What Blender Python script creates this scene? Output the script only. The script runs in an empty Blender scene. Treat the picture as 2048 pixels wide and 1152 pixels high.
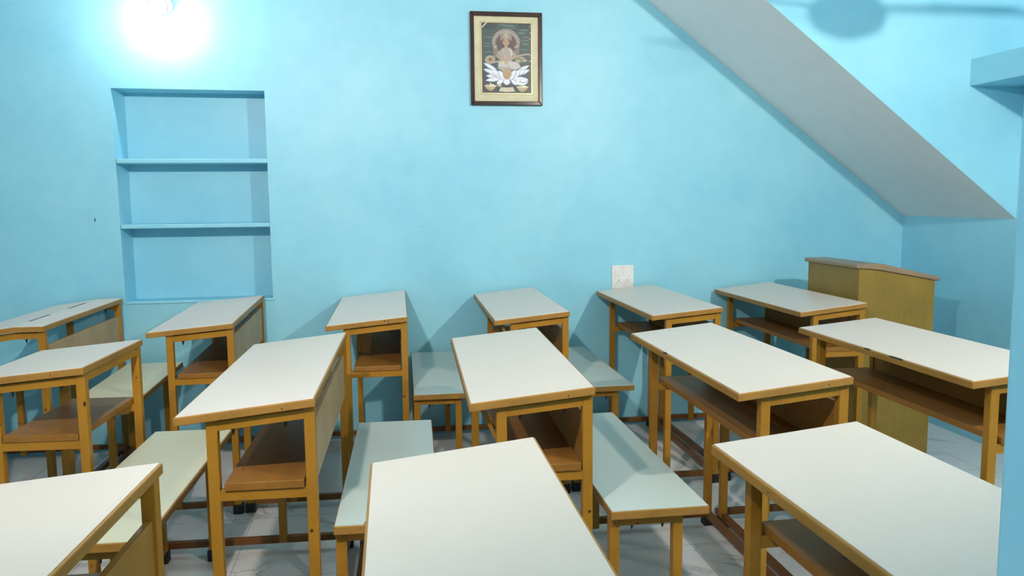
import bpy, bmesh, math, random
from mathutils import Vector, Matrix
random.seed(7)
SC = bpy.context.scene
COL = SC.collection

# ------------------------------------------------------------------ camera
F_PX, YAW, PITCH, ROLL, CAM_H = 1621.906, 0.157567, -0.108866, -0.009553, 1.23337
fw = Vector((math.sin(YAW)*math.cos(PITCH), math.cos(YAW)*math.cos(PITCH), math.sin(PITCH)))
rt0 = Vector((math.cos(YAW), -math.sin(YAW), 0.0)); up0 = rt0.cross(fw)
rt = rt0*math.cos(ROLL) + up0*math.sin(ROLL); up = -rt0*math.sin(ROLL) + up0*math.cos(ROLL)
cam_d = bpy.data.cameras.new('camera'); cam = bpy.data.objects.new('camera', cam_d); COL.objects.link(cam)
cam.matrix_world = Matrix(((rt.x, up.x, -fw.x, 0), (rt.y, up.y, -fw.y, 0), (rt.z, up.z, -fw.z, CAM_H), (0, 0, 0, 1)))
cam_d.sensor_width = 36.0; cam_d.lens = F_PX/2048*36.0; cam_d.clip_start = 0.02
SC.camera = cam

# ------------------------------------------------------------------ world, exposure
w = bpy.data.worlds.new('world'); SC.world = w; w.use_nodes = True
w.node_tree.nodes['Background'].inputs[0].default_value = (0.80, 0.90, 1.0, 1)
w.node_tree.nodes['Background'].inputs[1].default_value = 0.8
SC.view_settings.view_transform = 'Standard'
SC.view_settings.look = 'None'
SC.view_settings.gamma = 1.0
SC.view_settings.use_curve_mapping = False
SC.view_settings.exposure = 0.17
LAMP_FRONT = 4000.0     # radiance of the two lamps on the wall behind the camera
LAMP_BACK = 330.0       # radiance of the lamp above the alcove

# ------------------------------------------------------------------ room sizes
D = 4.212              # back wall
XR = 2.92              # right wall
XL = -4.20             # left wall
YF = 0.498             # inner face of the wall with the doorway
CEIL = 2.48
YS = 3.375             # side of the staircase

# ------------------------------------------------------------------ materials
def new_mat(name):
    m = bpy.data.materials.new(name); m.use_nodes = True
    nt = m.node_tree; b = nt.nodes['Principled BSDF']
    return m, nt, b
def coords(nt, scale=(1, 1, 1)):
    tc = nt.nodes.new('ShaderNodeTexCoord'); mp = nt.nodes.new('ShaderNodeMapping')
    mp.inputs['Scale'].default_value = scale
    nt.links.new(tc.outputs['Object'], mp.inputs['Vector']); return mp.outputs['Vector']
def noise(nt, vec, scale, detail=3, rough=0.5, dist=0.0):
    n = nt.nodes.new('ShaderNodeTexNoise'); n.inputs['Scale'].default_value = scale
    n.inputs['Detail'].default_value = detail; n.inputs['Roughness'].default_value = rough
    n.inputs['Distortion'].default_value = dist
    nt.links.new(vec, n.inputs['Vector']); return n.outputs['Fac']
def ramp(nt, fac, stops):
    r = nt.nodes.new('ShaderNodeValToRGB'); e = r.color_ramp.elements
    while len(e) > 1: e.remove(e[-1])
    e[0].position = stops[0][0]; e[0].color = (*stops[0][1], 1)
    for p, c in stops[1:]:
        x = e.new(p); x.color = (*c, 1)
    nt.links.new(fac, r.inputs['Fac']); return r.outputs['Color']
def mix(nt, fac, a, b, mode='MIX'):
    m = nt.nodes.new('ShaderNodeMix'); m.data_type = 'RGBA'; m.blend_type = mode
    for i, v in ((0, fac), (6, a), (7, b)):
        if hasattr(v, 'is_output') or hasattr(v, 'links'): nt.links.new(v, m.inputs[i])
        elif i == 0: m.inputs[0].default_value = v
        else: m.inputs[i].default_value = (*v, 1)
    return m.outputs[2]
def bump(nt, b, h, strength, dist=0.002):
    n = nt.nodes.new('ShaderNodeBump'); n.inputs['Strength'].default_value = strength
    n.inputs['Distance'].default_value = dist
    nt.links.new(h, n.inputs['Height']); nt.links.new(n.outputs['Normal'], b.inputs['Normal'])
def setp(b, rough=0.5, spec=0.5, coat=0.0):
    b.inputs['Roughness'].default_value = rough
    b.inputs['Specular IOR Level'].default_value = spec
    b.inputs['Coat Weight'].default_value = coat

def paint_mat(name, c1, c2, rough=0.42, scale=1.6):
    m, nt, b = new_mat(name); v = coords(nt)
    n1 = noise(nt, v, scale, 4, 0.6, 0.4); n2 = noise(nt, v, 60, 3, 0.6); n3 = noise(nt, v, 9, 4, 0.6)
    c = ramp(nt, n1, [(0.3, c1), (0.7, c2)])
    c = mix(nt, 0.10, c, ramp(nt, n3, [(0.35, tuple(x*0.8 for x in c1)), (0.65, tuple(min(1, x*1.15) for x in c2))]))
    nt.links.new(c, b.inputs['Base Color']); setp(b, rough, 0.5)
    bump(nt, b, n2, 0.15, 0.001); return m
M_WALL = paint_mat('blue_wall_paint', (0.250, 0.640, 0.820), (0.335, 0.715, 0.855))
M_WHITEWASH = paint_mat('white_ceiling_paint', (0.86, 0.87, 0.88), (0.91, 0.91, 0.90), 0.6)

M_CEIL = paint_mat('pale_blue_ceiling_paint', (0.36, 0.50, 0.56), (0.42, 0.56, 0.61), 0.6)

def floor_mat():
    m, nt, b = new_mat('marble_tile'); v = coords(nt)
    n1 = noise(nt, v, 2.2, 6, 0.6, 1.2)
    c = ramp(nt, n1, [(0.35, (0.80, 0.79, 0.80)), (0.6, (0.88, 0.86, 0.84))])
    n2 = noise(nt, v, 1.3, 8, 0.62, 2.2)
    vein = ramp(nt, n2, [(0.478, (0, 0, 0)), (0.497, (1, 1, 1)), (0.503, (1, 1, 1)), (0.522, (0, 0, 0))])
    n4 = noise(nt, v, 3.0, 2)
    vm = nt.nodes.new('ShaderNodeMath'); vm.operation = 'MULTIPLY'
    nt.links.new(vein, vm.inputs[0]); nt.links.new(ramp(nt, n4, [(0.52, (0, 0, 0)), (0.68, (0.6, 0.6, 0.6))]), vm.inputs[1])
    c = mix(nt, vm.outputs[0], c, (0.20, 0.19, 0.17))
    br = nt.nodes.new('ShaderNodeTexBrick'); br.offset = 0.0
    br.inputs['Scale'].default_value = 1.0; br.inputs['Brick Width'].default_value = 0.53; br.inputs['Row Height'].default_value = 0.53
    br.inputs['Mortar Size'].default_value = 0.0012
    br.inputs['Color1'].default_value = (0, 0, 0, 1); br.inputs['Color2'].default_value = (0, 0, 0, 1); br.inputs['Mortar'].default_value = (1, 1, 1, 1)
    mp = coords(nt); nt.links.new(mp, br.inputs['Vector'])
    c = mix(nt, br.outputs['Color'], c, (0.35, 0.35, 0.36))
    nt.links.new(c, b.inputs['Base Color']); setp(b, 0.16, 0.5); return m
M_FLOOR = floor_mat()

def wood_paint(name, base, rough=0.35, chips=True, grain=0.25, grain_axis='y'):
    m, nt, b = new_mat(name)
    sc = {'y': (60, 2.5, 60), 'x': (2.5, 60, 60), 'z': (60, 60, 2.5)}[grain_axis]
    v = coords(nt, sc); vn = coords(nt)
    g = noise(nt, v, 1.0, 3, 0.6)
    c = ramp(nt, g, [(0.25, tuple(x*(1-grain) for x in base)), (0.75, tuple(min(1, x*(1+grain)) for x in base))])
    d = noise(nt, vn, 6.0, 4, 0.6)
    c = mix(nt, 0.5, c, ramp(nt, d, [(0.3, tuple(x*0.72 for x in base)), (0.7, tuple(min(1, x*1.2) for x in base))]))
    if chips:
        ch = noise(nt, vn, 42.0, 2, 0.4)
        c = mix(nt, ramp(nt, ch, [(0.735, (0, 0, 0)), (0.76, (1, 1, 1))]), c, (0.06, 0.025, 0.012))
    nt.links.new(c, b.inputs['Base Color']); setp(b, rough, 0.28)
    bump(nt, b, g, 0.08, 0.0006); return m
M_PAINT = wood_paint('mustard_enamel', (0.40, 0.188, 0.019), 0.36, True, 0.12)
M_EDGE = wood_paint('mustard_wood_edging', (0.375, 0.190, 0.040), 0.45, True, 0.22)
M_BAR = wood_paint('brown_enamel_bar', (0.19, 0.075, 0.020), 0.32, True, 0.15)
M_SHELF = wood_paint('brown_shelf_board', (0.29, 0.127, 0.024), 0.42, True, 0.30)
M_PANEL = wood_paint('ochre_panel_board', (0.36, 0.18, 0.035), 0.45, False, 0.10)
M_PANEL_TAN = wood_paint('tan_panel_board', (0.44, 0.31, 0.165), 0.5, False, 0.08)
M_PODIUM = wood_paint('olive_veneer', (0.29, 0.185, 0.036), 0.38, False, 0.14, 'z')
M_PODIUM_TOP = wood_paint('dull_brown_veneer', (0.30, 0.21, 0.13), 0.35, False, 0.15)

def laminate_mat(name, c1, c2):
    m, nt, b = new_mat(name); v = coords(nt)
    c = ramp(nt, noise(nt, v, 3.0, 3), [(0.3, c1), (0.7, c2)])
    nt.links.new(c, b.inputs['Base Color']); setp(b, 0.38, 0.4); return m
M_LAM = laminate_mat('cream_laminate', (0.730, 0.630, 0.550), (0.770, 0.670, 0.585))
M_LAM_BENCH = laminate_mat('pale_green_grey_laminate', (0.55, 0.635, 0.59), (0.59, 0.67, 0.62))
M_LAM_CREAM = laminate_mat('yellowed_cream_laminate', (0.68, 0.66, 0.48), (0.72, 0.70, 0.52))

def plain(name, c, rough=0.5, metal=0.0, spec=0.5):
    m, nt, b = new_mat(name); v = coords(nt)
    col = ramp(nt, noise(nt, v, 25.0, 2), [(0.3, tuple(x*0.93 for x in c)), (0.7, tuple(min(1, x*1.05) for x in c))])
    nt.links.new(col, b.inputs['Base Color']); setp(b, rough, spec); b.inputs['Metallic'].default_value = metal; return m
M_RUBBER = plain('black_rubber', (0.012, 0.012, 0.014), 0.6)
M_SCREW = plain('dark_screw_steel', (0.05, 0.045, 0.04), 0.4, 0.7)
M_DARK = plain('dark_slot', (0.05, 0.04, 0.035), 0.8)
M_WHITE = plain('white_plastic', (0.82, 0.82, 0.81), 0.3)
M_METAL = plain('cream_fan_enamel', (0.6, 0.58, 0.52), 0.3)
def emit_mat(name, c, s):
    m, nt, b = new_mat(name); b.inputs['Base Color'].default_value = (0.9, 0.9, 0.9, 1)
    b.inputs['Emission Color'].default_value = (*c, 1); b.inputs['Emission Strength'].default_value = s; return m
M_BULB_F = emit_mat('lit_bulb_front', (1.0, 0.87, 0.77), LAMP_FRONT)
M_BULB_B = emit_mat('lit_bulb_back', (1.0, 0.93, 0.88), LAMP_BACK)

# ------------------------------------------------------------------ mesh helpers
def box(bm, x0, x1, y0, y1, z0, z1, bev=0.0, mi=0):
    return hexa(bm, [(x0, y0, z0), (x1, y0, z0), (x1, y1, z0), (x0, y1, z0), (x0, y0, z1), (x1, y0, z1), (x1, y1, z1), (x0, y1, z1)], bev, mi)
def hexa(bm, P, bev=0.0, mi=0):
    vs = [bm.verts.new(p) for p in P]
    fs = [bm.faces.new([vs[i] for i in q]) for q in ((3, 2, 1, 0), (4, 5, 6, 7), (0, 1, 5, 4), (1, 2, 6, 5), (2, 3, 7, 6), (3, 0, 4, 7))]
    for f in fs: f.material_index = mi
    if bev:
        es = list({e for f in fs for e in f.edges})
        bmesh.ops.bevel(bm, geom=es, offset=bev, segments=2, profile=0.5, affect='EDGES', material=-1)
    return fs
def prism(bm, poly, axis, a0, a1, bev=0.0, mi=0):
    # poly: 2-D points; axis 'x': (y,z) 'y': (x,z) 'z': (x,y)
    def P(p, a): return {'x': (a, p[0], p[1]), 'y': (p[0], a, p[1]), 'z': (p[0], p[1], a)}[axis]
    A = [bm.verts.new(P(p, a0)) for p in poly]; B = [bm.verts.new(P(p, a1)) for p in poly]
    fs = [bm.faces.new(A), bm.faces.new(B[::-1])]
    n = len(poly)
    for i in range(n): fs.append(bm.faces.new((A[i], B[i], B[(i+1) % n], A[(i+1) % n])))
    for f in fs: f.material_index = mi
    if bev:
        es = list({e for f in fs for e in f.edges}); bmesh.ops.bevel(bm, geom=es, offset=bev, segments=2, profile=0.5, affect='EDGES', material=-1)
    return fs
def lathe(bm, prof, c=(0, 0, 0), axis=(0, 0, 1), seg=20, mi=0):
    # prof: (radius, height) along axis from c
    ax = Vector(axis).normalized(); t = Vector((1, 0, 0)) if abs(ax.x) < 0.9 else Vector((0, 1, 0))
    a = ax.cross(t).normalized(); b = ax.cross(a); c = Vector(c); rings = []
    for r, h in prof:
        rings.append([bm.verts.new(c + ax*h + (a*math.cos(2*math.pi*i/seg) + b*math.sin(2*math.pi*i/seg))*max(r, 1e-5)) for i in range(seg)])
    for k in range(len(rings)-1):
        for i in range(seg):
            f = bm.faces.new((rings[k][i], rings[k][(i+1) % seg], rings[k+1][(i+1) % seg], rings[k+1][i])); f.smooth = True; f.material_index = mi
    bm.faces.new(rings[0][::-1]).material_index = mi; bm.faces.new(rings[-1]).material_index = mi
def obj(name, bm, mats, parent=None, label=None):
    bmesh.ops.recalc_face_normals(bm, faces=bm.faces)
    me = bpy.data.meshes.new(name); bm.to_mesh(me); bm.free()
    for m in (mats if isinstance(mats, (list, tuple)) else [mats]): me.materials.append(m)
    o = bpy.data.objects.new(name, me); COL.objects.link(o)
    if parent: o.parent = parent
    if label: o['label'] = label
    return o
def thing(name, label, cat, loc=(0, 0, 0), rz=0, group=None):
    o = bpy.data.objects.new(name, None); COL.objects.link(o); o.location = loc; o.rotation_euler = (0, 0, rz)
    o.empty_display_size = 0.1
    o['label'] = label; o['category'] = cat
    if group: o['group'] = group
    return o
def struct(name, bm, mats, label=None):
    o = obj(name, bm, mats); o['kind'] = 'structure'
    if label: o['label'] = label
    return o
def B(): return bmesh.new()

# ------------------------------------------------------------------ setting
bm = B(); box(bm, XL-0.1, XR+0.1, -1.2, D+0.35, -0.1, 0.0); struct('floor', bm, M_FLOOR)
bm = B(); box(bm, XL-0.1, XR+0.1, 0.35, D+0.35, CEIL, CEIL+0.1); struct('ceiling', bm, M_CEIL)
bm = B(); box(bm, XL-0.1, XL, 0.35, D+0.35, 0.0, CEIL); struct('wall_left', bm, M_WALL)
bm = B(); box(bm, XR, XR+0.1, 0.35, D+0.35, 0.0, CEIL); struct('wall_right', bm, M_WALL)

# back wall with the recessed alcove
NX0, NX1, NZ0, NZ1, ND = -1.2535, -0.5575, 0.745, 1.779, 0.17
bm = B()
def quad(bm, *P, mi=0): 
    f = bm.faces.new([bm.verts.new(p) for p in P]); f.material_index = mi
xs = [XL, NX0, NX1, XR]; zs = [0.0, NZ0, NZ1, CEIL]
def wallgrid():
    vf = {}
    jit = {(1, 2): (-0.012, 0.002), (2, 2): (0.002, -0.003), (1, 1): (-0.003, -0.001), (2, 1): (0.003, 0.001)}
    for i, x in enumerate(xs):
        for k, z in enumerate(zs):
            dx, dz = jit.get((i, k), (0, 0)); vf[i, k] = bm.verts.new((x+dx, D, z+dz))
    for i in range(3):
        for k in range(3):
            if (i, k) != (1, 1): bm.faces.new((vf[i, k], vf[i+1, k], vf[i+1, k+1], vf[i, k+1]))
    b_ = [bm.verts.new((x, D+ND, z)) for x, z in ((NX0, NZ0), (NX1, NZ0), (NX1, NZ1), (NX0, NZ1))]
    f_ = [vf[1, 1], vf[2, 1], vf[2, 2], vf[1, 2]]
    bm.faces.new(b_)
    for j in range(4): bm.faces.new((f_[j], b_[j], b_[(j+1) % 4], f_[(j+1) % 4]))
    # outer back of the wall so it is solid
    c_ = [bm.verts.new((x, D+0.3, z)) for x, z in ((XL, 0), (XR, 0), (XR, CEIL), (XL, CEIL))]
    bm.faces.new(c_[::-1])
wallgrid(); struct('wall_back', bm, M_WALL)
# alcove shelves and sill (plastered slabs)
def shelf_slab(name, z, t, x0, x1, lab):
    bm = B(); box(bm, x0, x1, D-0.006, D+ND-0.001, z-t, z, 0.004); struct(name, bm, M_WALL, lab)
shelf_slab('trim_1', 1.446, 0.022, NX0-0.006, NX1+0.002, 'upper plastered shelf slab in the alcove')
shelf_slab('trim_2', 1.128, 0.020, NX0-0.003, NX1+0.003, 'lower plastered shelf slab in the alcove')
bm = B(); box(bm, NX0-0.002, NX1+0.012, D-0.006, D+0.01, NZ0-0.008, NZ0+0.004, 0.003); struct('trim_3', bm, M_WALL, 'sill edge of the alcove')

# wall with the doorway the photograph is taken from
for nm, x0, x1, z0, z1 in (('wall_front', 0.4295, XR, 0.0, CEIL), ('wall_front', XL, -0.42, 0.0, CEIL), ('wall_front', -0.42, 0.4295, 1.74, CEIL)):
    bm = B(); box(bm, x0, x1, 0.35, YF, z0, z1, 0.004); struct(nm, bm, M_WALL)

# staircase passing over the right rear corner: pale soffit, blue flank
SX0 = XR - (CEIL-1.12)/0.752
bm = B()
fs = prism(bm, [(XR, 1.12), (XR, CEIL), (SX0, CEIL)], 'y', YS, D-0.001)
for f in bm.faces:
    f.normal_update()
    c = f.calc_center_median()
for f in bm.faces:
    ys = {round(v.co.y, 3) for v in f.verts}; xsf = {round(v.co.x, 3) for v in f.verts}
    f.material_index = 1 if (len(ys) == 2 and round(XR, 3) in xsf and round(SX0, 3) in xsf and any(v.co.z < 1.5 for v in f.verts)) else 0
struct('wall_stair', bm, [M_WALL, M_WHITEWASH], 'sloping underside and blue flank of the staircase over the corner')
# loft slab on the right wall, meeting the stair flank
bm = B(); box(bm, 2.645, XR, 1.4, YS, 1.724, 1.843, 0.003); struct('trim_4', bm, M_WALL, 'plastered loft slab high on the right wall')

# ------------------------------------------------------------------ desks with attached benches
TUBE = 0.026
BX0, BX1, BV0, BV1, ZB = -0.3326, -0.0744, -0.0076, 0.921, 0.4533
def make_desk(label, x, y, a, W=0.3197, L=0.9516, zl=0.739, zh=0.770, dzl=0, dzh=0, panel=M_PANEL, panel_top=0.695,
              seat=M_LAM_BENCH, flat=0.0, side_rail=False, notch=False, has_panel=True, gusset=False, bench_len=None, group='cream-topped desks with attached benches', grooves=False, extra_foot=False, stains=(), nicks=()):
    zl += dzl; zh += dzh
    t = thing('school_desk', label, 'desk', (x, y, 0), a, group)
    T = 0.020
    xr = W-flat                                   # slope ends here
    def zt(u): return zh if u >= xr else zl + (zh-zl)*u/xr
    # tabletop slab with mustard edging
    bm = B()
    if flat: prof = [(0, zl-T), (xr, zh-T), (W, zh-T), (W, zh), (xr, zh), (0, zl)]
    else: prof = [(0, zl-T), (W, zh-T), (W, zh), (0, zl)]
    prism(bm, prof, 'y', 0, L, 0.0022)
    top = obj('tabletop', bm, M_EDGE, t)
    bm = B(); i = 0.0045
    def lam(u0, u1, v0, v1, e=0.0018):
        hexa(bm, [(u0, v0, zt(u0)-0.001), (u1, v0, zt(u1)-0.001), (u1, v1, zt(u1)-0.001), (u0, v1, zt(u0)-0.001),
                  (u0, v0, zt(u0)+e), (u1, v0, zt(u1)+e), (u1, v1, zt(u1)+e), (u0, v1, zt(u0)+e)], 0.0005)
    if flat: lam(i, xr, i, L-i); lam(xr, W-i, i, L-i)
    else: lam(i, W-i, i, L-i)
    lm = obj('laminate', bm, M_LAM, top, 'cream laminate surface')
    if grooves:
        for v0 in (0.155, 0.545):
            bm = B(); u = W-flat-0.012
            hexa(bm, [(u, v0, zt(u)), (u+0.012, v0, zt(u+0.012)), (u+0.012, v0+0.19, zt(u+0.012)), (u, v0+0.19, zt(u)),
                      (u, v0, zt(u)+0.0026), (u+0.012, v0, zt(u+0.012)+0.0026), (u+0.012, v0+0.19, zt(u+0.012)+0.0026), (u, v0+0.19, zt(u)+0.0026)])
            obj('pen_groove', bm, M_DARK, top, 'narrow dark pen groove')
    for u, sz in stains:
        bm = B(); zc = zt(u)-0.006
        pts = [(u+sz*1.5*math.cos(k)*(1+0.3*math.sin(3*k+u*50)), zc+sz*0.8*math.sin(k)*(1+0.3*math.cos(2*k))) for k in [i_*2*math.pi/9 for i_ in range(9)]]
        prism(bm, pts, 'y', -0.0009, 0.0004); obj('edge_chip', bm, M_DARK, top, 'dark chip in the edging')
    for v, ln in nicks:
        bm = B(); prism(bm, [(-0.0004, v), (0.0052, v+ln*0.3), (0.0047, v+ln*0.7), (-0.0004, v+ln)], 'z', zt(0)-0.0022, zt(0)+0.0021); obj('edge_chip', bm, M_DARK, top, 'dark chip in the laminate edge')
    lu = (0.068, W-0.003-TUBE)                    # leg left edges
    vn = (0.014, L-0.014-TUBE)                    # leg near edges
    for u in lu:
        for v in vn:
            bm = B(); z1a, z1b = zt(u)-T+0.001, zt(u+TUBE)-T+0.001; zf = 0.0325 if u == lu[0] else 0.028
            hexa(bm, [(u, v, zf), (u+TUBE, v, zf), (u+TUBE, v+TUBE, zf), (u, v+TUBE, zf),
                      (u, v, z1a), (u+TUBE, v, z1b), (u+TUBE, v+TUBE, z1b), (u, v+TUBE, z1a)], 0.0022)
            lg = obj('leg', bm, M_PAINT, t)
            if u == lu[0]: continue
            bm = B(); box(bm, u-0.006, u+TUBE+0.006, v-0.006, v+TUBE+0.006, 0.0, 0.038, 0.003)
            obj('rubber_foot', bm, M_RUBBER, lg, 'black rubber foot')
    for v in vn:
        u0, u1 = lu[0]+TUBE-0.001, lu[1]+0.001
        bm = B(); g = T+0.0045
        pts = [u0, u1] if not (flat and u0 < xr < u1) else [u0, xr, u1]
        prof = [(u, zt(u)-g-0.024) for u in pts] + [(u, zt(u)-g) for u in reversed(pts)]
        prism(bm, prof, 'y', v+0.001, v+TUBE-0.001, 0.0015)
        r = obj('top_rail', bm, M_PAINT, t)
        for uu in (u0+0.035, u1-0.045):
            bm = B(); z = zt(uu)-g-0.023
            lathe(bm, [(0.0065, 0.0), (0.0065, 0.004), (0.0034, 0.006), (0.0028, 0.013), (0.0006, 0.018)], (uu, v+TUBE/2, z), (0, 0, -1), 8)
            obj('screw', bm, M_SCREW, r, 'dark screw tip under the rail')
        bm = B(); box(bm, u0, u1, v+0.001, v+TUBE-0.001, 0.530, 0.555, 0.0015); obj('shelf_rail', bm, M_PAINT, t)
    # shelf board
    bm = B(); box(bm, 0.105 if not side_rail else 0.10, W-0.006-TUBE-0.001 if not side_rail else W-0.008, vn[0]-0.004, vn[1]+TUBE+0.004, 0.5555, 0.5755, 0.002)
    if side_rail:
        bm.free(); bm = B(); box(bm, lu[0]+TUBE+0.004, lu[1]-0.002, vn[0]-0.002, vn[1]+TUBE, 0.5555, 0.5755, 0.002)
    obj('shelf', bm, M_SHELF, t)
    if has_panel:
        bm = B(); box(bm, W-0.024, W-0.010, vn[0]+TUBE+0.0005, vn[1]-0.0005, 0.552, panel_top, 0.0015); obj('front_panel', bm, panel, t)
    else:
        bm = B(); zz = zh-T+0.0005
        box(bm, W-0.026, W-0.0035, vn[0]+TUBE, vn[1], zz-0.026, zz-0.002, 0.0015); obj('side_rail', bm, M_PAINT, t)
    if gusset:
        for s, uu in ((1, lu[0]),):
            bm = B(); z = zt(uu)-T
            prism(bm, [(uu-0.042, z-0.006), (uu-0.030, z-0.004), (uu+0.001, z-0.075), (uu+0.001, z-0.095)], 'y', vn[0]+0.03, vn[0]+0.05, 0.001)
            obj('brace', bm, M_PAINT, t)
    # bench
    b1 = (bench_len or L-0.0236) + BV0
    bm = B(); box(bm, BX0, BX1, BV0, b1, ZB-0.0225, ZB-0.001, 0.0022); seat_o = obj('bench_seat', bm, M_EDGE, t)
    bm = B()
    if notch:
        prism(bm, [(BX0+0.003, BV0+0.003), (BX0+0.072, BV0+0.003), (BX0+0.074, BV0+0.022), (BX1-0.003, BV0+0.034), (BX1-0.003, b1-0.003), (BX0+0.003, b1-0.003)], 'z', ZB-0.0015, ZB+0.0008)
    else: box(bm, BX0+0.003, BX1-0.003, BV0+0.003, b1-0.003, ZB-0.0015, ZB+0.0008, 0.0004)
    obj('laminate', bm, seat, seat_o, 'laminate bench surface')
    bl = (BX0+0.002, BX1-0.062-TUBE); bvn = (BV0+0.022, b1-0.022-TUBE)
    for u in bl:
        for v in bvn:
            bm = B(); box(bm, u, u+TUBE, v, v+TUBE, 0.0325 if (u == bl[1] and not (extra_foot and v == bvn[1])) else 0.028, ZB-0.022, 0.0022); lg = obj('bench_leg', bm, M_PAINT, t)
            if u == bl[1] and not (extra_foot and v == bvn[1]): continue
            bm = B(); box(bm, u-0.006, u+TUBE+0.006, v-0.006, v+TUBE+0.006, 0.0, 0.038, 0.003); obj('rubber_foot', bm, M_RUBBER, lg, 'black rubber foot')
    for v in bvn:
        bm = B(); box(bm, bl[0]+TUBE-0.001, bl[1]+0.001, v+0.001, v+TUBE-0.001, ZB-0.048, ZB-0.027, 0.0015); r = obj('bench_rail', bm, M_PAINT, t)
        for uu in (bl[0]+0.062, bl[1]-0.025):
            bm = B(); lathe(bm, [(0.0065, 0.0), (0.0065, 0.004), (0.0034, 0.006), (0.0028, 0.012), (0.0006, 0.017)], (uu, v+TUBE/2, ZB-0.047), (0, 0, -1), 8)
            obj('screw', bm, M_SCREW, r, 'dark screw tip under the rail')
    # floor bars tying bench and desk together
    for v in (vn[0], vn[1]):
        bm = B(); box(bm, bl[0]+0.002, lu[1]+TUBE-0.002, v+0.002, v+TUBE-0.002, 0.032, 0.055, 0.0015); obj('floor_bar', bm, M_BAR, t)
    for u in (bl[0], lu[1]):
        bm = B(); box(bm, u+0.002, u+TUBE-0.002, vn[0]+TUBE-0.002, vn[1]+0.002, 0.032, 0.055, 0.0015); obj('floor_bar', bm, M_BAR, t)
    return t

DK = make_desk
# rear row, against the back wall, from the left
DK('cream school desk with a level front strip and two pen grooves, left of the alcove', -1.597, 3.284, -0.022, L=0.895, zl=0.742, zh=0.771,
   panel_top=0.690, panel=M_PANEL_TAN, flat=0.108, grooves=True, seat=M_LAM_CREAM)
DK('cream school desk against the wall directly beneath the shelved alcove', -0.899, 3.225, 0.0148, W=0.3207, L=0.947, dzl=.0015, dzh=-.003, panel=M_PANEL_TAN, panel_top=0.712, seat=M_LAM_CREAM)
DK('cream school desk at the wall between the alcove and the framed picture', -0.2317, 3.229, -0.0194, W=0.323, L=0.962, dzl=.004, dzh=.0025, stains=((.108, .002), (.232, .0032), (.246, .0022), (.268, .0016), (.288, .0018), (.302, .0025)))
DK('cream school desk at the wall directly below the framed picture', 0.4385, 3.223, -0.0233, W=0.3125, L=0.950, dzl=.0045, dzh=.004, gusset=True)
DK('cream school desk at the wall just under the white switch and socket plate', 1.1027, 3.2236, -0.0131, W=0.3137, L=0.943, dzl=.0035)
DK('cream school desk at the wall immediately left of the olive podium', 1.7747, 3.2313, -0.0057, W=0.3167, L=0.938, dzl=-.0045, dzh=-.003)
# middle row
DK('short cream school desk without front panel, its shelf open on the right side', -1.183, 2.446, -0.065, W=0.335, L=0.475,
   side_rail=True, has_panel=False, seat=M_LAM_CREAM)
DK('middle-row school desk with a tan front panel, between the short desk and the central one', -0.4885, 1.9235, -0.035, W=0.3217, L=0.968, dzh=.003, panel=M_PANEL_TAN, panel_top=0.70, seat=M_LAM_CREAM, extra_foot=True)
DK('central middle-row school desk, its bench laminate broken away at one corner', 0.1969, 1.9208, -0.0369, W=0.313, L=0.950, notch=True, gusset=True)
DK('middle-row school desk in front of the socket plate, with a shadow-streaked pale bench', 0.8793, 1.8963, -0.0137, W=0.3129, L=0.949, dzl=-.002, dzh=-.001, nicks=((.55, .03),))
DK('middle-row school desk in front of the podium, partly hidden by the door jamb', 1.5449, 1.9027, -0.0102, W=0.3174, L=0.941, dzl=-.002, dzh=-.0045, nicks=((.30, .07), (.47, .035)))
# front row
DK('front-row school desk at the bottom left corner with a dark ochre front panel', -0.764, 0.559, -0.047, panel_top=0.678)
DK('front-row school desk at the bottom centre, only its cream top in view', -0.0458, 0.5706, -0.0119, W=0.3178, L=0.9516, dzl=-.0025, dzh=.0015)
DK('front-row school desk at the bottom right beside the door jamb, open shelf to its left', 0.6423, 0.5543, 0.0006, W=0.319, L=0.9516)

# ------------------------------------------------------------------ podium
PX0, PX1, PB, PY0, PY1 = 2.130, 2.511, 2.231, 3.368, 3.815
t = thing('podium', 'low olive-brown wooden podium with a sloping top in the right rear corner', 'podium', (0, 0, 0))
def pz(x): return 0.905 if x <= PB else 0.905 - (x-PB)*0.222
bm = B(); prism(bm, [(PX0, 0), (PX1, 0), (PX1, pz(PX1)), (PB, 0.905), (PX0, 0.905)], 'y', PY0, PY0+0.016, 0.0012); obj('side_panel', bm, M_PODIUM, t)
bm = B(); prism(bm, [(PX0, 0), (PX1, 0), (PX1, pz(PX1)), (PB, 0.905), (PX0, 0.905)], 'y', PY1-0.016, PY1, 0.0012); obj('side_panel', bm, M_PODIUM, t)
bm = B(); box(bm, PX0+0.0005, PX0+0.016, PY0+0.0162, PY1-0.0162, 0, 0.9045, 0.0008); obj('front_panel', bm, M_PODIUM, t)
bm = B(); box(bm, PX0+0.02, PX1-0.01, PY0+0.0165, PY1-0.0165, 0.45, 0.466); obj('shelf', bm, M_PODIUM, t)
bm = B(); o_ = 0.018
prism(bm, [(PX0-o_, 0.906), (PB, 0.906), (PX1+o_, pz(PX1+o_)+0.001), (PX1+o_+0.003, pz(PX1+o_)+0.021), (PB+0.002, 0.927), (PX0-o_, 0.926)], 'y', PY0-0.012, PY1+0.012, 0.007)
obj('podium_top', bm, M_PODIUM_TOP, t, 'dull brown top with rounded edges')

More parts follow.
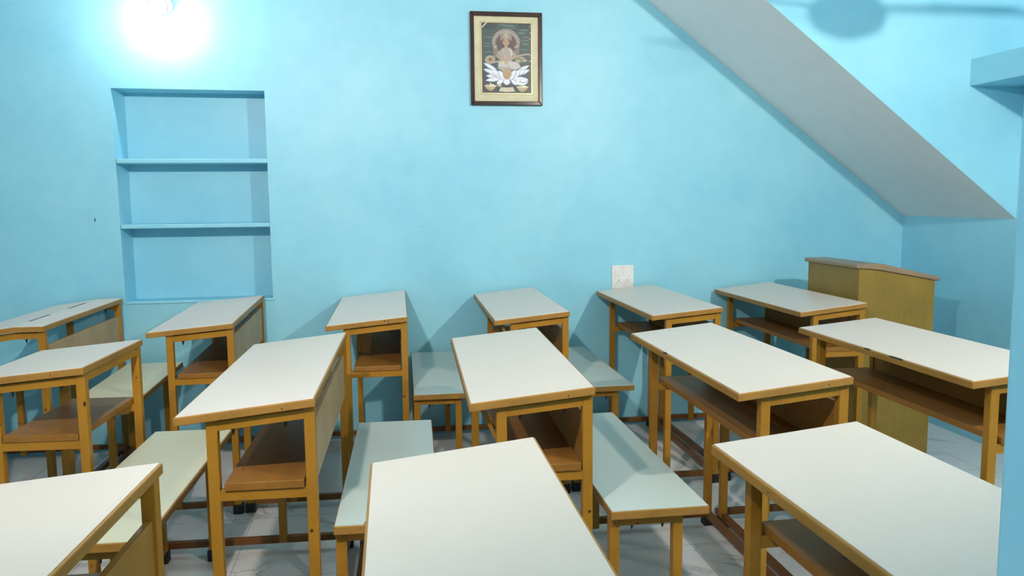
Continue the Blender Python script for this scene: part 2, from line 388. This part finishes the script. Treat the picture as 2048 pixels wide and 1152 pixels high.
# ------------------------------------------------------------------ framed picture
t = thing('framed_picture', 'dark-framed print of a crowned seated figure on a white lotus, on the blue wall', 'picture', (0.65, D, 1.95))
def P2(zx, zy): return (0.4645-0.65 + (zx-97)*0.000474, 2.1795-1.95 - (zy-70)*0.000459)
def frame(bm, o4, i4, y0, y1, bev):
    for k in range(4):
        a, b2, c, d = o4[k], o4[(k+1) % 4], i4[(k+1) % 4], i4[k]
        hexa(bm, [(a[0], y0, a[1]), (b2[0], y0, b2[1]), (c[0], y0, c[1]), (d[0], y0, d[1]), (a[0], y1, a[1]), (b2[0], y1, b2[1]), (c[0], y1, c[1]), (d[0], y1, d[1])], bev)
def rect(x0, y0, x1, y1): return [P2(x0, y1), P2(x1, y1), P2(x1, y0), P2(x0, y0)]
M_FRAME = wood_paint('dark_polished_frame_wood', (0.060, 0.034, 0.030), 0.18, False, 0.3)
M_GOLD = plain('pale_gold_bead', (0.50, 0.42, 0.24), 0.35, 0.4)
M_MAT = plain('cream_mount_board', (0.66, 0.62, 0.40), 0.5)
bm = B(); frame(bm, rect(97, 70, 878, 1085), rect(138, 118, 838, 1040), -0.001, -0.022, 0.003); obj('frame', bm, M_FRAME, t)
bm = B(); box(bm, *[v for v in (P2(136, 0)[0], P2(840, 0)[0])], -0.008, -0.004, P2(0, 1042)[1], P2(0, 116)[1]); mt = obj('mount', bm, M_MAT, t, 'cream mount board')
bm = B(); frame(bm, rect(206, 172, 772, 962), rect(222, 186, 758, 946), -0.008, -0.011, 0.0008); obj('inner_bead', bm, M_GOLD, mt)
PAL = {}; PM = []
def pm(name, c, rough=0.4):
    if name not in PAL: PAL[name] = len(PM); PM.append(plain('print_'+name, c, rough))
    return PAL[name]
CLR = dict(green=(0.025, 0.062, 0.055), darkg=(0.012, 0.03, 0.028), mist=(0.09, 0.19, 0.16), maroon=(0.085, 0.045, 0.045), stone=(0.38, 0.33, 0.27), stone2=(0.20, 0.17, 0.14),
           skin=(0.46, 0.29, 0.19), gold=(0.48, 0.36, 0.18), hair=(0.05, 0.035, 0.03), sari=(0.56, 0.53, 0.51), sarid=(0.40, 0.36, 0.33), white=(0.80, 0.82, 0.88),
           shade=(0.27, 0.32, 0.48), tan=(0.45, 0.28, 0.14), book=(0.70, 0.64, 0.48), leaf=(0.20, 0.20, 0.08), film=(0.75, 0.76, 0.72), red=(0.35, 0.03, 0.03))
pb = B(); lay = [0]
def poly(pts, col):
    lay[0] += 1; y = -0.0084 - lay[0]*0.000012
    f = pb.faces.new([pb.verts.new((P2(*p)[0], y, P2(*p)[1])) for p in pts]); f.material_index = pm(col, CLR[col])
def ell(cx, cy, rx, ry, col, rot=0, n=26, a0=0, a1=360):
    r = math.radians(rot); pts = []
    for i in range(n):
        a = math.radians(a0 + (a1-a0)*i/(n if a1-a0 == 360 else n-1)); u, v = rx*math.cos(a), ry*math.sin(a)
        pts.append((cx+u*math.cos(r)-v*math.sin(r), cy+u*math.sin(r)+v*math.cos(r)))
    poly(pts, col)
def stroke(pts, wd, col):
    for (ax, ay), (bx, by) in zip(pts, pts[1:]):
        d = math.hypot(bx-ax, by-ay) or 1; nx, ny = -(by-ay)/d*wd/2, (bx-ax)/d*wd/2
        poly([(ax+nx, ay+ny), (bx+nx, by+ny), (bx-nx, by-ny), (ax-nx, ay-ny)], col)
def petal(bx, by, tx, ty, wd, col='white', edge='shade'):
    d = math.hypot(tx-bx, ty-by); ux, uy = (tx-bx)/d, (ty-by)/d; nx, ny = -uy, ux
    def sh(s, k): return [(bx+ux*d*q+nx*wd*s*h, by+uy*d*q+ny*wd*s*h) for q, h in k]
    k = [(0, .1), (.25, .42), (.55, .5), (.8, .32), (1, 0)]
    poly(sh(1.15, k) + sh(-1.15, k[::-1][1:]), edge); poly([(x+ux*-2, y+uy*-2) for x, y in sh(.85, k) + sh(-.85, k[::-1][1:])], col)
poly([(222, 186), (758, 186), (758, 946), (222, 946)], 'green')
for a in ((222, 186, 380, 250), (222, 700, 300, 946), (300, 860, 700, 946), (620, 186, 758, 240)): poly([(a[0], a[1]), (a[2], a[1]), (a[2], a[3]), (a[0], a[3])], 'darkg')
for i, (x, y, rx, ry) in enumerate(((680, 260, 50, 7), (660, 292, 45, 9), (700, 335, 48, 5), (690, 372, 55, 6), (700, 410, 40, 9), (300, 410, 60, 4), (280, 440, 50, 4), (300, 340, 55, 4), (690, 470, 50, 5), (520, 215, 70, 8), (440, 205, 40, 5), (300, 500, 50, 4), (560, 240, 40, 4))): ell(x, y, rx, ry, 'mist', 2)
ell(486, 412, 152, 160, 'stone2'); ell(486, 414, 140, 148, 'stone'); ell(486, 416, 126, 134, 'stone2'); ell(486, 420, 112, 120, 'maroon')
for i in range(17):
    a = math.radians(190+160*i/16); ell(486+150*math.cos(a), 412+158*math.sin(a), 9, 9, 'stone', 0, 8)
poly([(344, 425), (392, 425), (392, 560), (350, 560)], 'stone2'); poly([(592, 425), (634, 425), (625, 560), (590, 560)], 'stone2')
ell(368, 450, 16, 26, 'stone'); ell(600, 440, 24, 16, 'stone', -20)
ell(486, 345, 60, 66, 'stone'); ell(486, 345, 50, 56, 'stone2')
poly([(440, 450), (440, 370), (532, 370), (536, 450), (560, 560), (412, 560)], 'hair')
poly([(448, 350), (456, 315), (478, 292), (486, 268), (494, 292), (516, 315), (526, 350)], 'stone'); ell(486, 340, 34, 8, 'gold'); ell(486, 318, 20, 6, 'gold'); ell(486, 300, 7, 9, 'sari')
ell(486, 396, 31, 42, 'skin'); ell(474, 388, 6, 2.5, 'hair'); ell(499, 388, 6, 2.5, 'hair'); stroke([(467, 380), (480, 379)], 2.5, 'hair'); stroke([(492, 379), (506, 380)], 2.5, 'hair')
stroke([(486, 390), (485, 403)], 2.5, 'tan'); ell(486, 414, 9, 3, 'red'); ell(487, 372, 3, 3, 'red')
ell(455, 402, 5, 12, 'gold'); ell(518, 402, 5, 12, 'gold'); poly([(474, 430), (500, 430), (506, 458), (466, 458)], 'skin')
poly([(440, 462), (466, 448), (508, 448), (540, 462), (560, 500), (550, 600), (425, 600), (410, 500)], 'stone')
poly([(440, 462), (462, 452), (510, 600), (470, 600)], 'sarid'); poly([(520, 452), (540, 462), (560, 505), (545, 560)], 'sari')
stroke([(462, 458), (480, 500), (506, 500), (516, 458)], 4, 'gold'); stroke([(455, 465), (470, 530), (510, 530), (524, 465)], 4, 'gold')
stroke([(418, 492), (388, 545), (440, 588), (478, 578)], 22, 'skin'); stroke([(556, 490), (590, 540), (560, 572), (520, 566)], 20, 'skin')
stroke([(418, 492), (398, 528)], 26, 'stone'); stroke([(556, 490), (580, 524)], 24, 'stone')
stroke([(405, 480), (368, 530), (366, 460)], 14, 'stone2'); stroke([(560, 480), (596, 520), (598, 450)], 14, 'stone2')
# lotus
for bx, by, tx, ty, wd in ((380, 700, 238, 620, 40), (400, 740, 236, 690, 50), (600, 720, 738, 640, 44), (600, 740, 744, 690, 50), (400, 770, 262, 760, 44), (420, 790, 258, 812, 46), (560, 790, 720, 790, 46),
                            (430, 760, 270, 700, 56), (560, 760, 700, 690, 56), (440, 790, 330, 690, 60), (550, 790, 640, 690, 60), (450, 800, 380, 850, 50), (540, 800, 610, 860, 46), (470, 800, 400, 700, 60), (520, 800, 590, 690, 60), (490, 790, 490, 862, 80)):
    petal(bx, by, tx, ty, wd)
poly([(404, 612), (440, 600), (560, 600), (620, 618), (648, 660), (600, 690), (540, 686), (500, 720), (440, 700), (392, 676)], 'sari')
poly([(404, 640), (500, 640), (560, 690), (470, 700), (392, 676)], 'sarid'); poly([(410, 625), (480, 625), (540, 650), (470, 668), (400, 655)], 'sari')
poly([(456, 680), (532, 680), (546, 740), (520, 790), (486, 800), (456, 780), (444, 730)], 'tan')
for i in range(6): stroke([(462+i*13, 684), (452+i*16, 770-abs(i-2.5)*6)], 4, 'gold')
stroke([(444, 705), (542, 705)], 4, 'gold'); poly([(466, 596), (510, 596), (506, 634), (470, 634)], 'gold')
# veena
ell(312, 585, 56, 46, 'stone', -8); ell(312, 585, 42, 33, 'tan', -8); ell(312, 583, 22, 17, 'stone2'); ell(312, 583, 12, 9, 'hair')
stroke([(300, 622), (400, 606), (560, 560), (690, 522), (745, 520)], 17, 'stone'); stroke([(330, 614), (560, 556), (700, 520)], 4, 'gold')
ell(640, 580, 62, 34, 'stone2', 0); ell(640, 578, 50, 24, 'leaf'); ell(612, 600, 30, 18, 'stone'); ell(690, 590, 26, 15, 'stone'); ell(660, 562, 26, 10, 'stone')
ell(486, 582, 20, 9, 'skin', -10); ell(524, 560, 18, 8, 'skin', -10)
# swan, lamps, book
ell(656, 822, 66, 38, 'white', -6); ell(676, 812, 48, 22, 'shade', -12); ell(680, 806, 44, 18, 'white', -12)
stroke([(606, 820), (590, 780), (600, 745), (618, 728)], 17, 'white'); ell(610, 724, 15, 10, 'white', 0); poly([(598, 722), (582, 736), (602, 732)], 'tan')
for cx, cy in ((312, 895), (662, 905)):
    poly([(cx-68, cy-26), (cx+66, cy-26), (cx+34, cy+16), (cx-34, cy+16)], 'gold'); ell(cx, cy-26, 68, 9, 'book'); ell(cx-30, cy-34, 14, 8, 'gold'); ell(cx+24, cy-34, 15, 8, 'white'); ell(cx, cy-44, 8, 14, 'book'); poly([(cx-16, cy+12), (cx+16, cy+12), (cx+24, cy+28), (cx-24, cy+28)], 'tan')
ell(402, 866, 32, 16, 'leaf', 10); ell(412, 862, 18, 8, 'book', 10)
poly([(404, 930), (424, 884), (488, 888), (492, 934)], 'book'); poly([(492, 934), (492, 888), (556, 882), (580, 930)], 'book'); stroke([(491, 886), (492, 934)], 4, 'tan')
for i in range(4):
    stroke([(430-i*4, 894+i*9), (482, 897+i*9)], 2, 'stone2'); stroke([(500, 897+i*9), (556+i*4, 893+i*9)], 2, 'stone2')
obj('print', pb, PM, mt, 'printed picture sheet')
# clear wrapping film over the mount, creased
m, nt, b = new_mat('clear_creased_film'); b.inputs['Base Color'].default_value = (1, 1, 1, 1); b.inputs['Roughness'].default_value = 0.08
tr = nt.nodes.new('ShaderNodeBsdfTransparent'); ms = nt.nodes.new('ShaderNodeMixShader'); ms.inputs[0].default_value = 0.015
nt.links.new(tr.outputs[0], ms.inputs[1]); nt.links.new(b.outputs[0], ms.inputs[2]); nt.links.new(ms.outputs[0], nt.nodes['Material Output'].inputs['Surface'])
v = coords(nt, (30, 30, 60)); bump(nt, b, noise(nt, v, 1.0, 2), 0.6, 0.003)
bm = B(); box(bm, P2(138, 0)[0], P2(838, 0)[0], -0.0128, -0.0124, P2(0, 1040)[1], P2(0, 118)[1]); obj('film', bm, m, t, 'clear film over the print')
bm = B(); random.seed(3)
def chip(x, y, dx, dy, wd):  # pale sliver: reflection on a film crease, painted as a light streak
    d = math.hypot(dx, dy); nx, ny = -dy/d*wd/2, dx/d*wd/2
    pts = [(x+nx, y+ny), (x+dx, y+dy), (x-nx, y-ny), (x-dx, y-dy)]
    Q = [P2(*p) for p in pts]; hexa(bm, [(q[0], -0.0131, q[1]) for q in Q] + [(q[0], -0.0128, q[1]) for q in Q])
chip(258, 205, 44, -40, 13); chip(236, 232, 22, -20, 6)
for i in range(26): chip(random.uniform(742, 812), 200+i*30+random.uniform(-8, 8), random.uniform(6, 20), random.uniform(-8, 6), random.uniform(2, 7))
for i in range(10): chip(random.uniform(240, 800), 146+random.uniform(-10, 14), random.uniform(10, 24), random.uniform(-4, 4), random.uniform(2, 6))
for i in range(12): chip(random.uniform(150, 196), random.uniform(200, 960), random.uniform(1, 4), random.uniform(8, 20), random.uniform(1, 4))
obj('crease_glint', bm, plain('painted_film_glint', (0.78, 0.76, 0.66), 0.3), t, 'whitish glints painted along the film creases')

# ------------------------------------------------------------------ switch and socket plate
t = thing('switch_socket_plate', 'white wall plate with two switches above two five-pin sockets', 'socket', (1.2735, D, 0.812))
bm = B(); box(bm, -0.0615, 0.0615, -0.009, -0.0005, -0.065, 0.0635, 0.004); obj('plate', bm, M_WHITE, t)
for sx in (-1, 1):
    c = sx*0.0235
    bm = B(); hexa(bm, [(c-0.019, -0.0125, 0.006), (c+0.019, -0.0125, 0.006), (c+0.019, -0.008, 0.006), (c-0.019, -0.008, 0.006), (c-0.019, -0.0100, 0.046), (c+0.019, -0.0100, 0.046), (c+0.019, -0.008, 0.046), (c-0.019, -0.008, 0.046)], 0.001)
    obj('switch', bm, M_WHITE, t)
    bm = B(); box(bm, c-0.0195, c+0.0195, -0.0105, -0.008, -0.045, 0.001, 0.001); s = obj('socket', bm, M_WHITE, t)
    bm = B()
    for hx, hz, r in ((0, -0.0165, 0.0030), (-0.0075, -0.0245, 0.0018), (0.0075, -0.0245, 0.0018), (-0.0088, -0.0330, 0.0021), (0.0088, -0.0330, 0.0021)):
        lathe(bm, [(r, 0), (r, 0.0008)], (c+hx, -0.0104, hz), (0, -1, 0), 12)
    obj('pin_holes', bm, M_DARK, s, 'dark pin holes')

# ------------------------------------------------------------------ lamps
def wall_bulb(label, x, y, z, ywall, mat, group=None, dome=1.0, tilt=-0.12):
    s = 1 if ywall > y else -1                    # wall side
    t = thing('wall_bulb', label, 'lamp', (x, ywall, z), 0, group)
    bm = B(); lathe(bm, [(0.042, 0.0), (0.042, 0.012), (0.03, 0.02), (0.012, 0.024), (0.012, 0.06)], (0, -s*0.0005, 0), (0, -s, 0.0), 24); obj('base', bm, M_WHITE, t)
    ax = Vector((0, -s, tilt)).normalized(); c = Vector((0, -s*0.03, -0.0))
    bm = B(); lathe(bm, [(0.020, 0.0), (0.021, 0.01), (0.021, 0.035), (0.017, 0.038)], c, ax, 20); obj('holder', bm, M_WHITE, t)
    c = c + ax*0.036
    bm = B(); lathe(bm, [(0.014, 0.0), (0.020, 0.008), (0.031, 0.026), (0.035, 0.038)], c, ax, 24); obj('bulb_neck', bm, M_WHITE, t)
    bm = B(); lathe(bm, [(0.0345, 0.0385), (0.036, 0.0385+0.010*dome), (0.035, 0.0385+0.021*dome), (0.029, 0.0385+0.034*dome), (0.018, 0.0385+0.042*dome), (0.002, 0.0385+0.046*dome)], c, ax, 24); obj('bulb', bm, mat, t, 'glowing bulb')
    return t
wall_bulb('lit white bulb on the wall above the shelved alcove', -1.003, 4.06, 2.168, D, M_BULB_B, tilt=-0.35)
wall_bulb('lit white bulb on the doorway wall, left of the doorway', -0.550, 0.66, 2.15, YF, M_BULB_F, dome=0.02, tilt=0.17)
wall_bulb('lit white bulb on the doorway wall, right of the doorway', 1.800, 0.66, 2.15, YF, M_BULB_F, dome=0.02, tilt=0.17)

# ceiling fan above the frame (its shadow falls on the stair flank)
t = thing('ceiling_fan', 'cream three-blade ceiling fan hanging above the right-hand desks', 'fan', (1.935, 2.20, CEIL))
bm = B(); lathe(bm, [(0.045, 0.0), (0.045, 0.03), (0.012, 0.06), (0.009, 0.07), (0.009, 0.33)], (0, 0, -0.0005), (0, 0, -1), 20); obj('rod', bm, M_METAL, t)
bm = B(); lathe(bm, [(0.03, 0.345), (0.08, 0.355), (0.108, 0.375), (0.108, 0.41), (0.085, 0.44), (0.03, 0.458)], (0, 0, 0), (0, 0, -1), 28); obj('motor', bm, M_METAL, t)
for k in range(3):
    a = math.radians(8+120*k); bm = B()
    R = Matrix.Rotation(a, 4, 'Z')
    hexa(bm, [R @ Vector(p) for p in ((0.08, -0.045, -0.388), (0.53, -0.06, -0.392), (0.53, 0.055, -0.375), (0.08, 0.04, -0.378), (0.08, -0.045, -0.384), (0.53, -0.06, -0.388), (0.53, 0.055, -0.371), (0.08, 0.04, -0.374))], 0.001)
    obj('blade', bm, M_METAL, t)

# small marks on the plaster
def mark(label, x, z, w_, h_, c, rot=0.3):
    bm = B(); pts = []
    for i in range(9):
        a = 2*math.pi*i/9; r = 1+0.35*math.sin(i*2.7); u, v = w_*r*math.cos(a), h_*r*math.sin(a)
        pts.append((x+u*math.cos(rot)-v*math.sin(rot), z+u*math.sin(rot)+v*math.cos(rot)))
    prism(bm, pts, 'y', D-0.0012, D-0.0002)
    struct('trim_5', bm, plain('plaster_chip', c, 0.8), label)
mark('small dark chip in the plaster left of the alcove', -1.374, 1.153, 0.003, 0.010, (0.03, 0.12, 0.16), -0.2)
mark('pale scratch in the plaster below the framed picture', 0.171, 1.083, 0.022, 0.0025, (0.55, 0.75, 0.80), 0.05)
